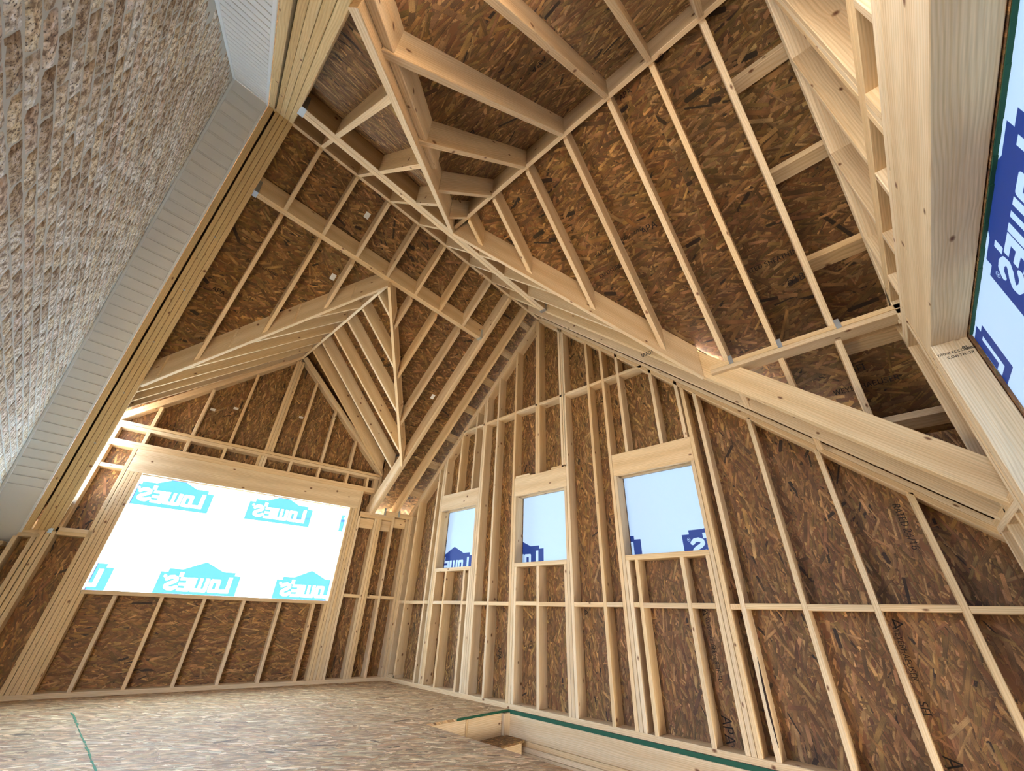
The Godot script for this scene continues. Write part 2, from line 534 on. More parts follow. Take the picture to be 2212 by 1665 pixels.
	sheets(c, "sheathing_panel", o, Vector3.RIGHT, ds, up, [
		[Vector2(W, 0), Vector2(4.2, 0), Vector2(4.2, .72), Vector2(W, .72)],
		[Vector2(W, .72), Vector2(XC, .72), Vector2(-.05, .72 + XC + .05), Vector2(-.05, 4.0), Vector2(W, 4.0)],
		[Vector2(XC, .72), Vector2(4.2, .72), Vector2(4.2, .72 + 4.2 - XC)]], 2.44, .8627, Vector2(.26, .0), M.osb, Vector3.RIGHT)
	var oc := Vector3(XC, YC + RB, 0)
	sheets(c, "sheathing_panel", oc, Vector3(0, 0, 1), Vector3(-1, -1, 0), up, [[Vector2(ZC, 0), Vector2(1.0, 0), Vector2(1.0, 1.56), Vector2(ZC + 1.56, 1.56)]], 2.44, .8627, Vector2(-.5, 0), M.osb, Vector3(0, 0, 1))
	sheets(c, "sheathing_panel", oc, Vector3(0, 0, 1), Vector3(1, -1, 0), up, [[Vector2(ZC, 0), Vector2(1.0, 0), Vector2(1.0, 2.7), Vector2(ZC + 2.7, 2.7)]], 2.44, .8627, Vector2(-.3, 0), M.osb, Vector3(0, 0, 1))
	var od := Vector3(XD, YD + RB, 0)
	sheets(c, "sheathing_panel", od, Vector3(0, 0, -1), Vector3(-1, -1, 0), up, [[Vector2(-ZD, 0), Vector2(7.0, 0), Vector2(7.0, 1.61), Vector2(-ZD + 1.61, 1.61)]], 2.44, .8627, Vector2(3.5, 0), M.osb, Vector3(0, 0, 1))
	sheets(c, "sheathing_panel", od, Vector3(0, 0, -1), Vector3(1, -1, 0), up, [[Vector2(-ZD, 0), Vector2(7.0, 0), Vector2(7.0, 1.62), Vector2(-ZD + 1.62, 1.62)]], 2.44, .8627, Vector2(3.9, 0), M.osb, Vector3(0, 0, 1))
	for a in [[3.20, -6.6], [-.072, -6.28]]:
		var x: float = a[0]
		put(c, "cheek_panel", solid([Vector3(x, 3.05, -5.15), Vector3(x, 3.05, a[1]), Vector3(x, 8.3 + a[1], a[1])], Vector3(.012, 0, 0), Vector3.UP, 0.0, Vector2(1.7, 1.7)).mesh(), M.osb[0])
	# roofing felt over the boards, one piece for each slope
	var lift := Vector3(0, .02, 0)
	var felt := func(p: Array):
		var pv := PackedVector3Array()
		for v in p: pv.append(v + lift)
		put(c, "roofing_felt", solid(pv, Vector3(0, .006, 0), longest(pv), 0.0, Vector2(1, 1)).mesh(), M.felt)
	var P := func(x, t, d): return o + Vector3(x, 0, 0) + d * t
	felt.call([P.call(W, 0, dn), P.call(4.25, 0, dn), P.call(4.25, .6, dn), P.call(W, .6, dn)])
	felt.call([P.call(W, .6, dn), P.call(XD, .6, dn), P.call(-.05, 2.2, dn), P.call(-.05, 3.85, dn), P.call(W, 3.85, dn)])
	felt.call([P.call(XD, .6, dn), P.call(4.25, .6, dn), P.call(4.25, 3.3, dn), P.call(3.16, 3.3, dn), P.call(3.16, 2.21, dn)])
	felt.call([P.call(W, 0, ds), P.call(4.25, 0, ds), P.call(4.25, .75, ds), P.call(W, .75, ds)])
	felt.call([P.call(W, .75, ds), P.call(XC, .75, ds), P.call(-.05, 2.3, ds), P.call(-.05, 4.05, ds), P.call(W, 4.05, ds)])
	felt.call([P.call(XC, .75, ds), P.call(4.25, .75, ds), P.call(4.25, 3.5, ds)])
	felt.call([oc + Vector3(0, 0, ZC), oc + Vector3(0, 0, 1.05), oc + Vector3(-1.6, -1.6, 1.05), oc + Vector3(-1.6, -1.6, ZC + 1.6)])
	felt.call([oc + Vector3(0, 0, ZC), oc + Vector3(0, 0, 1.05), oc + Vector3(2.75, -2.75, 1.05), oc + Vector3(2.75, -2.75, ZC + 2.75)])
	felt.call([od + Vector3(0, 0, ZD), od + Vector3(0, 0, -7.05), od + Vector3(-1.65, -1.65, -7.05), od + Vector3(-1.65, -1.65, ZD - 1.65)])
	felt.call([od + Vector3(0, 0, ZD), od + Vector3(0, 0, -7.05), od + Vector3(1.65, -1.65, -7.05), od + Vector3(1.65, -1.65, ZD - 1.65)])
	bark(c, Vector3(2.36, YC - .86, -.955), Vector3(2.50, YC - 1.0, -.955), Vector3(0, .045, 0), .012)
	# paper tags stapled to the boards
	var s2 := sqrt(.5)
	for a in [[.969, -3.389], [.998, -3.983], [3.05, -4.557]]:
		var tg := put(c, "paper_tag", box_at(Vector3.ZERO, Vector3(.055, .002, .075)), M.paper)
		tg.transform = Transform3D(Basis(Vector3.RIGHT, Vector3(0, s2, -s2), Vector3(0, s2, s2)), Vector3(a[0], main_y(a[1]) + RB - .004, a[1]))
	# ink stamps
	for a in [["APA", -3.07 - 1.45, .02, .05], ["APA", -4.92, .12, .035], ["RATED SHEATHING", -4.2, .25, .028], ["24/16", -5.0, .15, .035]]:
		stamp(c, a[0], Vector3(a[2] + .1, main_y(a[1]) + RB - .006, a[1]), Vector3(1, 0, 0), Vector3(0, s2, s2), a[3])
	for a in [["APA", 2.317, -.675, .055], ["RATED SHEATHING 24/16", 2.30, -.95, .03], ["EXPOSURE 1", 2.43, -1.10, .035], ["518.", 2.936, .10, .05], ["RATED SHEATHING", 2.80, .0, .035], ["MADE IN USA", 3.02, -1.05, .035], ["SFI", 3.50, .22, .05], ["WEYERHAEUSER", 3.60, .22, .04], ["APA", 1.62, -.43, .04]]:
		stamp(c, a[0], Vector3(a[1], YC - (a[1] - XC) + RB - .006, a[2]), Vector3(0, 0, 1), Vector3(-s2, s2, 0), a[3])
	for a in [["APA", .88, -.70, .05], ["^", .872, -1.317, .05], ["518", .05, -.80, .05]]:
		stamp(c, a[0], Vector3(a[1], YC - (XC - a[1]) + RB - .006, a[2]), Vector3(0, 0, -1), Vector3(s2, s2, 0), a[3])

func box_at(cen: Vector3, size: Vector3) -> ArrayMesh:
	var h := size * .5
	var p := PackedVector3Array([cen + Vector3(-h.x, -h.y, -h.z), cen + Vector3(h.x, -h.y, -h.z), cen + Vector3(h.x, -h.y, h.z), cen + Vector3(-h.x, -h.y, h.z)])
	return solid(p, Vector3(0, size.y, 0), Vector3.RIGHT, minf(.001, size.y * .2), Vector2(1, 1)).mesh()

# bark left on the edge of a plank: a lens-shaped dark strip
func bark(par, a: Vector3, b: Vector3, d: Vector3, th: float):
	var p := PackedVector3Array()
	var n := (b - a).cross(d).normalized()
	for k in 9:
		var u := k / 8.0
		p.append(a.lerp(b, u) + d * (.25 + .75 * sin(PI * u) + rng.randf_range(-.08, .08)))
	p.append(b); p.append(a)
	put(par, "bark_edge", solid(p, n * -.003, b - a, 0.0, Vector2(1, 1)).mesh(), M.bark)

func hanger(par, at: Vector3, dir: int):
	# galvanised strap: seat under the beam, two cheeks
	var s := Shape.new()
	var L := .045 * dir
	solid([at + Vector3(0, -.002, -.042), at + Vector3(L, -.002, -.042), at + Vector3(L, -.002, .042), at + Vector3(0, -.002, .042)], Vector3(0, -.002, 0), Vector3.RIGHT, 0, Vector2(1, 1), s)
	for k in [-1, 1]:
		var z: float = .039 * k
		solid([at + Vector3(0, 0, z), at + Vector3(L, 0, z), at + Vector3(L * .7, .16, z), at + Vector3(0, .16, z)], Vector3(0, 0, .002 * k), Vector3.UP, 0, Vector2(1, 1), s)
	put(par, "joist_hanger", s.mesh(), M.metal)

# ------------------------------------------------------------------ east gable wall
func build_wall_east():
	var w := root("wall_east", "tall gable wall of pine studs and brown strand board around three small windows")
	var D := Vector3(.14, 0, 0)
	var T := Vector3(0, 0, .0355)
	var rake := func(z: float) -> float: return main_y(z) - .05
	flat(w, "bottom_plate", Vector3(XE, 0, -5.86), Vector3(XE, 0, .62), D, .043)
	# full studs, left edges
	for z in [-5.60, -5.145, -5.03, -4.166, -4.128, -3.868, -3.511, -2.637, -2.262, -2.054, -1.152, -1.042, -.635, -.235, .175]:
		stud(w, "stud", Vector3(XE, .043, z), rake.call(z + (TH if z > ZR else 0.0)) + .03 - .043, D, T)
	stud(w, "stud", Vector3(XE, .043, -5.80), 2.1, D, T)
	stud(w, "stud", Vector3(XE, .081, -5.76), 2.1, D, T)
	flat(w, "block", Vector3(XE, .043, -5.80), Vector3(XE, .043, -5.56), D, .038)
	bark(w, Vector3(XE + .001, .62, -1.004), Vector3(XE + .001, .12, -1.004), Vector3(0, 0, -.014), .01)
	# windows: jacks, header, sill, cripples
	var ro := [[-4.953, -4.204], [-3.435, -2.675], [-1.978, -1.19]]
	var low := [[-4.726, -4.345], [-3.095], [-1.885, -1.452]]
	var high := [[-4.985, -4.66, -4.34], [-3.115, -3.077, -2.70, -2.66], [-1.846, -1.456, -1.205]]
	for k in 3:
		var a: float = ro[k][0]
		var b: float = ro[k][1]
		stud(w, "jack_stud", Vector3(XE, .043, a - TH), 2.12, D, T)
		stud(w, "jack_stud", Vector3(XE, .043, b), 2.12, D, T)
		stud(w, "cripple_stud", Vector3(XE, .043, a), 1.28, D, T)
		stud(w, "cripple_stud", Vector3(XE, .043, b - TH), 1.28, D, T)
		for z in low[k]: stud(w, "cripple_stud", Vector3(XE, .043, z), 1.28, D, T)
		flat(w, "window_sill", Vector3(XE, 1.323, a), Vector3(XE, 1.323, b), D, .046)
		for x in [XE, XE + .10]:
			plumb(w, "header", Vector3(x, 2.163, a - TH), Vector3(x, 2.163, b + TH), .24, Vector3(TH, 0, 0))
		for z in high[k]: stud(w, "cripple_stud", Vector3(XE, 2.403, z), rake.call(z) - 2.37, D, T)
	for a in [[-3.45, -3.21], [-2.86, -2.64]]:
		flat(w, "shim_block", Vector3(XE, 2.403, a[0]), Vector3(XE, 2.403, a[1]), D, .028)
	# blocking rows between the uprights
	for sg in [[-5.725, -5.60], [-5.565, -5.145], [-5.11, -5.03], [-4.915, -4.726], [-4.69, -4.345], [-4.31, -4.242], [-4.09, -3.868], [-3.832, -3.511], [-3.397, -3.095], [-3.06, -2.713], [-2.60, -2.262], [-2.226, -2.054], [-1.94, -1.885], [-1.85, -1.452], [-1.416, -1.228], [-1.114, -1.042], [-1.006, -.635], [-.6, -.235], [-.2, .175], [.21, .48]]:
		var yb := .925 + rng.randf_range(-.004, .004)
		flat(w, "blocking", Vector3(XE, yb, sg[0]), Vector3(XE, yb, sg[1]), D, .04)
	var top := [-4.66, -4.34, -4.128, -3.868, -3.511, -3.077, -2.66, -2.262, -2.054, -1.846, -1.52]
	for i in top.size() - 1:
		var za: float = top[i] + TH
		if top[i + 1] - za > .05:
			flat(w, "blocking", Vector3(XE, 3.372, za), Vector3(XE, 3.372, top[i + 1]), D, .038)
	# raking plates
	var h := TH * sqrt(2.0)
	for k in 2:
		plank(w, "rake_plate", [Vector3(XE, main_y(ZR) - .05 + h * k, ZR), Vector3(XE, main_y(-5.95) - .05 + h * k, -5.95), Vector3(XE + .14, main_y(-5.95) - .05 + h * k, -5.95), Vector3(XE + .14, main_y(ZR) - .05 + h * k, ZR)], Vector3(0, TH, -TH) * sqrt(.5))
		plank(w, "rake_plate", [Vector3(XE, main_y(ZR) - .05 + h * k, ZR), Vector3(XE, main_y(.52) - .05 + h * k, .52), Vector3(XE + .14, main_y(.52) - .05 + h * k, .52), Vector3(XE + .14, main_y(ZR) - .05 + h * k, ZR)], Vector3(0, TH, TH) * sqrt(.5))
	# strand board: strips between and around the openings
	var top_at := func(z: float) -> float: return maxf(main_y(z) + RB - .02, (YC - (3.94 - XC) + RB) if z > -.2 else 0.0)
	var regs := []
	var strip := func(a: float, b: float, lo: float, hi: float):
		var p := [Vector2(a, lo), Vector2(b, lo)]
		if hi > 0: p += [Vector2(b, hi), Vector2(a, hi)]
		else:
			p.append(Vector2(b, top_at.call(b)))
			if a < ZR and b > ZR: p.append(Vector2(ZR, top_at.call(ZR)))
			if a < .03 and b > .06: p.append(Vector2(.045, top_at.call(.045)))
			p.append(Vector2(a, top_at.call(a)))
		regs.append(p)
	var cuts := [-6.0, -4.953, -4.204, -3.435, -2.675, -1.978, -1.19, .63]
	for i in 7:
		if i % 2 == 0: strip.call(cuts[i], cuts[i + 1], -.35, 0.0)
		else:
			strip.call(cuts[i], cuts[i + 1], -.35, 1.366)
			strip.call(cuts[i], cuts[i + 1], 2.166, 0.0)
	sheets(w, "sheathing_panel", Vector3(XE + .14, 0, 0), Vector3(0, 0, 1), Vector3.UP, Vector3(.011, 0, 0), regs, 1.22, 2.44, Vector2(-6.1, .0), M.osb, Vector3.UP, 0.0)
	for r in regs:
		var p := []
		for v in r: p.append(Vector3(XE + .1525, v.y, v.x))
		put(w, "house_wrap", wrap_part(p, Vector3(0, 0, -1), Vector3(0, 0, -4.345), 1.29), M.wrap)
	for k in 3:
		var win := root("window_%d" % (k + 2), ["small window opening nearest the corner, covered outside with pale printed house wrap", "middle small window opening in the gable wall, covered with printed house wrap", "small window opening farthest from the corner, covered with printed house wrap"][k])
		var a: float = ro[k][0]
		var b: float = ro[k][1]
		put(win, "house_wrap", wrap_part([Vector3(XE + .153, 1.33, a - .02), Vector3(XE + .153, 1.33, b + .02), Vector3(XE + .153, 2.2, b + .02), Vector3(XE + .153, 2.2, a - .02)], Vector3(0, 0, -1), Vector3(0, 0, -4.345), 1.29), M.wrap)
	var s2 := [["^", -.15, .86, .05], ["WEYERHAEUSER", -.17, .70, .03], ["SFI", -.18, .42, .04], ["APA", -.15, .12, .075], ["^", -1.37, .90, .045], ["WEYERHAEUSER", -1.36, .74, .026], ["SFI CERTIFIED", -1.35, .55, .03], ["APA", -1.36, .14, .07], ["APA", -3.75, .45, .05], ["^", -2.55, .88, .045], ["^", -3.70, .88, .045], ["RATED 24/16", .1, 1.45, .04]]
	for a in s2:
		stamp(w, a[0], Vector3(XE + .139, a[2], a[1]), Vector3(0, -1, 0), Vector3(0, 0, 1), a[3])

# house wrap: flat outline with the print laid from its edge (base) along dir
func wrap_part(poly: Array, dir: Vector3, base: Vector3, y0: float) -> ArrayMesh:
	var s := Shape.new()
	var n: Vector3 = ((poly[1] - poly[0]) as Vector3).cross(poly[2] - poly[0]).normalized()
	var cen := Vector3.ZERO
	for p in poly: cen += p
	cen /= poly.size()
	var f := func(p: Vector3) -> Vector2: return Vector2((p - base).dot(dir) / 1.237, 1.0 - (p.y - y0) / 1.86)
	for i in poly.size():
		var a: Vector3 = poly[i]
		var b: Vector3 = poly[(i + 1) % poly.size()]
		s.tri(cen, a, b, n, f.call(cen), f.call(a), f.call(b))
	return s.mesh()

# ------------------------------------------------------------------ north wall (skewed)
func NP(s: float, y: float, d := 0.0) -> Vector3:
	return EN * s + NN * (DN - d) + Vector3(0, y, 0)

func build_wall_north():
	var w := root("wall_north", "skewed pine stud wall with a wide covered window under a gable")
	var D := NN * -.14
	var T := EN * .0355
	flat(w, "bottom_plate", NP(-1.95, 0), NP(2.62, 0), D, .042)
	# uprights: s, bottom, top
	var ups := [[-1.80, .042, 1.27], [-1.622, .042, 1.365], [-1.495, .042, 1.44], [-1.452, .042, 1.44], [-1.41, .042, 1.44], [-1.37, .042, 1.44],
		[-1.10, .042, 2.441], [1.69, .042, 2.441], [1.728, .042, 2.065],
		[1.985, .042, 2.065], [2.023, .042, 2.065], [2.061, .042, 2.065], [2.265, .042, 2.13], [2.50, .042, 2.13], [2.54, .042, 2.13],
		[-1.394, 1.484, 2.668], [-1.352, 1.484, 2.668], [1.885, 2.14, 2.668], [1.93, 2.14, 2.72]]
	for u in ups: stud(w, "stud", NP(u[0], u[1]), u[2] - u[1], D, T)
	for s in [-1.06, -1.022, -.984, -.946]: stud(w, "jack_stud", NP(s, .042), 2.125, D, T)
	for s in [1.576, 1.614, 1.652]: stud(w, "jack_stud", NP(s, .042), 2.125, D, T)
	for s in [-.907, -.643, -.238, .168, .575, .982, 1.39, 1.537]: stud(w, "cripple_stud", NP(s, .042), .835, D, T)
	flat(w, "window_sill", NP(-.907, .877), NP(1.576, .877), D, .04)
	for d in [0.0, .10]:
		plumb(w, "header", NP(-1.06, 2.168, d), NP(1.69, 2.168, d), .273, NN * -TH)
	for y in [2.441, 2.479, 2.668, 2.71]:
		flat(w, "top_plate", NP(-1.36, y), NP(1.93, y), D, TH)
	for s in [-1.062, -.645, -.235, .18, .218, .256, .59, .988, 1.41, 1.73, 1.85]: stud(w, "cripple_stud", NP(s, 2.517), .151, D, T)
	for s in [-1.065, -.64, -.215, .226, .264, .302, .59, .988, 1.411]:
		stud(w, "gable_stud", NP(s, 2.748), 4.33 - absf(s + .019 - .29) * .98 - 2.748, D, T)
	# raking plates of the gable
	var pk := NP(.29, 4.36)
	for k in 2:
		var e := NP([-1.36, 1.98][k], 4.36 - .98 * [1.65, 1.69][k])
		var dd := (EN * (-.7 if k == 0 else .7) + Vector3(0, .7, 0)).normalized()
		for j in 2:
			var sh := dd * TH * j
			plank(w, "rake_plate", [pk + sh, e + sh, e + D + sh, pk + D + sh], dd * TH)
	# plates and blocks at the eaves
	for y in [1.366, 1.404]: flat(w, "top_plate", NP(-1.60, y), NP(-1.437, y), D, TH)
	flat(w, "top_plate", NP(-1.95, 1.27), NP(-1.66, 1.27), D, TH)
	for y in [1.41, 1.448]: flat(w, "top_plate", NP(-1.33, y), NP(-1.06, y), D, TH)
	flat(w, "blocking", NP(-1.31, 2.175), NP(-1.10, 2.175), D, .042)
	for y in [2.065, 2.103]: flat(w, "top_plate", NP(1.745, y), NP(2.27, y), D, TH)
	for y in [2.13, 2.168]: flat(w, "top_plate", NP(2.15, y), NP(2.62, y), D, TH)
	plumb(w, "header", NP(1.767, 1.91, .03), NP(1.985, 1.91, .03), .14, NN * -TH)
	plumb(w, "header", NP(2.10, 1.91, .06), NP(2.265, 1.91, .06), .15, NN * -TH)
	plumb(w, "header", NP(2.304, 1.98, .03), NP(2.50, 1.98, .03), .14, NN * -TH)
	for a in [[1.767, 1.985], [2.10, 2.265], [2.304, 2.50]]: flat(w, "blocking", NP(a[0], .975), NP(a[1], .973), D, .04)
	put(w, "hurricane_tie", box_local(NP(-1.385, 1.47, -.004), EN, Vector3(.035, .10, .003)), M.metal)
	for s in [2.125, 2.36]: put(w, "hurricane_tie", box_local(NP(s, 2.19, -.004), EN, Vector3(.03, .11, .003)), M.metal)
	# strand board
	var gt := func(s: float) -> float: return 4.36 - absf(s - .29) * .98 + .24
	var regs := [
		[Vector2(-2.0, -.3), Vector2(-1.46, -.3), Vector2(-1.46, 1.62), Vector2(-2.0, 1.5)],
		[Vector2(-1.46, -.3), Vector2(-.907, -.3), Vector2(-.907, gt.call(-.907)), Vector2(-1.46, gt.call(-1.46))],
		[Vector2(-.907, -.3), Vector2(1.576, -.3), Vector2(1.576, .913), Vector2(-.907, .913)],
		[Vector2(-.907, 2.168), Vector2(1.576, 2.168), Vector2(1.576, gt.call(1.576)), Vector2(.29, gt.call(.29)), Vector2(-.907, gt.call(-.907))],
		[Vector2(1.576, -.3), Vector2(1.98, -.3), Vector2(1.98, gt.call(1.98)), Vector2(1.576, gt.call(1.576))],
		[Vector2(1.98, -.3), Vector2(2.76, -.3), Vector2(2.76, 2.17), Vector2(1.98, 2.05)]]
	sheets(w, "sheathing_panel", NP(0, 0, .14), EN, Vector3.UP, NN * -.011, [regs[2]], 2.44, 1.22, Vector2(-.95, -.3), M.osb, EN, 0.0)
	sheets(w, "sheathing_panel", NP(0, 0, .14), EN, Vector3.UP, NN * -.011, [regs[0], regs[1], regs[3], regs[4], regs[5]], 1.22, 2.44, Vector2(-.93, .0), M.osb, Vector3.UP, 0.0)
	for a in [[-.30, 3.30], [.55, 3.42], [-.55, 3.2]]:
		put(w, "paper_tag", box_local(NP(a[0], a[1], .137), EN, Vector3(.06, .035, .002)), M.paper)
	var win := root("window_1", "wide bright window opening covered outside with white house wrap printed in blue")
	put(win, "house_wrap", wrap_part([NP(-2.0, -.3, .153), NP(2.76, -.3, .153), NP(2.76, 2.12, .153), NP(1.98, 2.0, .153), NP(1.98, 2.9, .153), NP(.29, 4.6, .153), NP(-1.46, 2.85, .153), NP(-1.46, 1.6, .153), NP(-2.0, 1.5, .153)], -EN, EN * .482, .903), M.wrap)

func box_local(cen: Vector3, ax: Vector3, size: Vector3) -> ArrayMesh:
	var z := ax.cross(Vector3.UP).normalized()
	var a := ax * size.x * .5
	var b := z * size.z * .5
	var lo := cen - Vector3(0, size.y * .5, 0)
	return solid([lo - a - b, lo + a - b, lo + a + b, lo - a + b], Vector3(0, size.y, 0), ax, 0.0, Vector2(1, 1)).mesh()

# ------------------------------------------------------------------ south wall, close on the right
func build_wall_south():
	var w := root("wall_south", "pine wall close on the right with a heavy header over its covered window")
	var D := Vector3(0, 0, .14)
	var T := Vector3(.0355, 0, 0)
	var J0 := .24
	var J1 := 2.775
	flat(w, "bottom_plate", Vector3(-.66, 0, ZS), Vector3(XE + .1, 0, ZS), D, .042)
	for x in [J1, J1 + .038, J1 + .076, J0 - .038, J0 - .076, J0 - .114]: stud(w, "jack_stud", Vector3(x, .042, ZS), 2.114, D, T)
	for x in [J1 + .114, J1 + .18, J0 - .152, J0 - .19]: stud(w, "stud", Vector3(x, .042, ZS), 2.45 - .042, D, T)
	for x in [3.30, 3.12, -.12]: stud(w, "stud", Vector3(x, 1.38 if x > 3.2 else .042, ZS), (2.668 - 1.38) if x > 3.2 else (1.30 if x > 3 else 2.6), D, T)
	for x in [3.45, 3.70]: stud(w, "stud", Vector3(x, .042, ZS), 1.30, D, T)
	for y in [1.34, 1.378]: flat(w, "top_plate", Vector3(2.99, y, ZS), Vector3(3.93, y, ZS), D)
	for x in [.24, .64, 1.05, 1.46, 1.87, 2.28, 2.737]: stud(w, "cripple_stud", Vector3(x, .042, ZS), .83, D, T)
	flat(w, "window_sill", Vector3(J0, .872, ZS), Vector3(J1, .872, ZS), D, .04)
	plumb(w, "header", Vector3(J0 - .114, 2.156, ZS), Vector3(J1 + .114, 2.156, ZS), .29, Vector3(0, 0, .14))
	for y in [2.446, 2.484, 2.668, 2.706]:
		flat(w, "top_plate", Vector3(-.15, y, ZS), Vector3(3.32, y, ZS), D, TH)
	for x in [-.09, .26, .68, 1.09, 1.47, 1.508, 1.546, 1.90, 2.34, 2.74, 3.06]: stud(w, "cripple_stud", Vector3(x, 2.522, ZS), .146, D, T)
	for x in [.26, .68, 1.09, 1.445, 1.483, 1.521, 1.88, 2.32, 2.73]:
		stud(w, "gable_stud", Vector3(x, 2.744, ZS), YC - absf(x + .019 - XC) - 2.744, D, T)
	for k in [-1, 1]:
		for j in 2:
			var dd := Vector3(k, 1, 0) * sqrt(.5) * TH
			var a := Vector3(XC, YC - .02, ZS) + dd * j
			var b := Vector3(XC + k * 1.66, YC - 1.68, ZS) + dd * j
			plank(w, "rake_plate", [a, b, b + D, a + D], dd)
	# strand board with its green factory edge around the opening
	var t := func(x: float) -> float: return YC + RB - .02 - absf(x - XC)
	var regs := [[Vector2(-.67, -.3), Vector2(J0 - .02, -.3), Vector2(J0 - .02, t.call(J0)), Vector2(-.67, t.call(-.67))],
		[Vector2(J0 - .02, -.3), Vector2(J1 - .02, -.3), Vector2(J1 - .02, .905), Vector2(J0 - .02, .905)],
		[Vector2(J0 - .02, 2.15), Vector2(J1 - .02, 2.15), Vector2(J1 - .02, t.call(J1)), Vector2(XC, t.call(XC)), Vector2(J0 - .02, t.call(J0))],
		[Vector2(J1 - .02, -.3), Vector2(3.94, -.3), Vector2(3.94, t.call(3.94)), Vector2(J1 - .02, t.call(J1))]]
	sheets(w, "sheathing_panel", Vector3(0, 0, ZS + .143), Vector3.RIGHT, Vector3.UP, Vector3(0, 0, .011), regs, 1.22, 2.44, Vector2(-.7, 0), M.osb, Vector3.UP, 0.0)
	var s := Shape.new()
	var x := J0
	while x < J1 - .03:                           # ragged painted edge of the board above the opening
		var l := rng.randf_range(.03, .09)
		solid([Vector3(x, 2.149, ZS + .144), Vector3(minf(x + l, J1 - .02), 2.149, ZS + .144), Vector3(minf(x + l, J1 - .02), 2.149, ZS + .156 + rng.randf() * .002), Vector3(x, 2.149, ZS + .156 + rng.randf() * .002)], Vector3(0, -.003 - rng.randf() * .004, 0), Vector3.RIGHT, 0.0, Vector2(1, 1), s)
		x += l
	put(w, "painted_board_edge", s.mesh(), M.green)
	var s3 := Vector3(-1, 0, 0)
	stamp(w, "SWMO 223 S-DRY", Vector3(J1 - .0015, 2.09, ZS + .075), Vector3(0, 0, -1), Vector3(0, 1, 0), .014)
	stamp(w, "KD-HT NO.2", Vector3(J1 - .0015, 2.065, ZS + .08), Vector3(0, 0, -1), Vector3(0, 1, 0), .014)
	stamp(w, "TP", Vector3(J1 - .0015, 2.10, ZS + .11), Vector3(0, 0, -1), Vector3(0, 1, 0), .014)
	stamp(w, "SWMO", Vector3(2.60, 2.60, ZS + .05), s3, Vector3.UP, .02)
	var win := root("window_5", "large window opening at the right edge, covered outside with pale blue printed house wrap")
	put(win, "house_wrap", wrap_part([Vector3(-.67, -.3, ZS + .156), Vector3(3.95, -.3, ZS + .156), Vector3(3.95, 2.0, ZS + .156), Vector3(XC, 4.5, ZS + .156), Vector3(-.67, 2.3, ZS + .156)], Vector3.RIGHT, Vector3(1.328, 0, 0), 1.852), M.wrap)

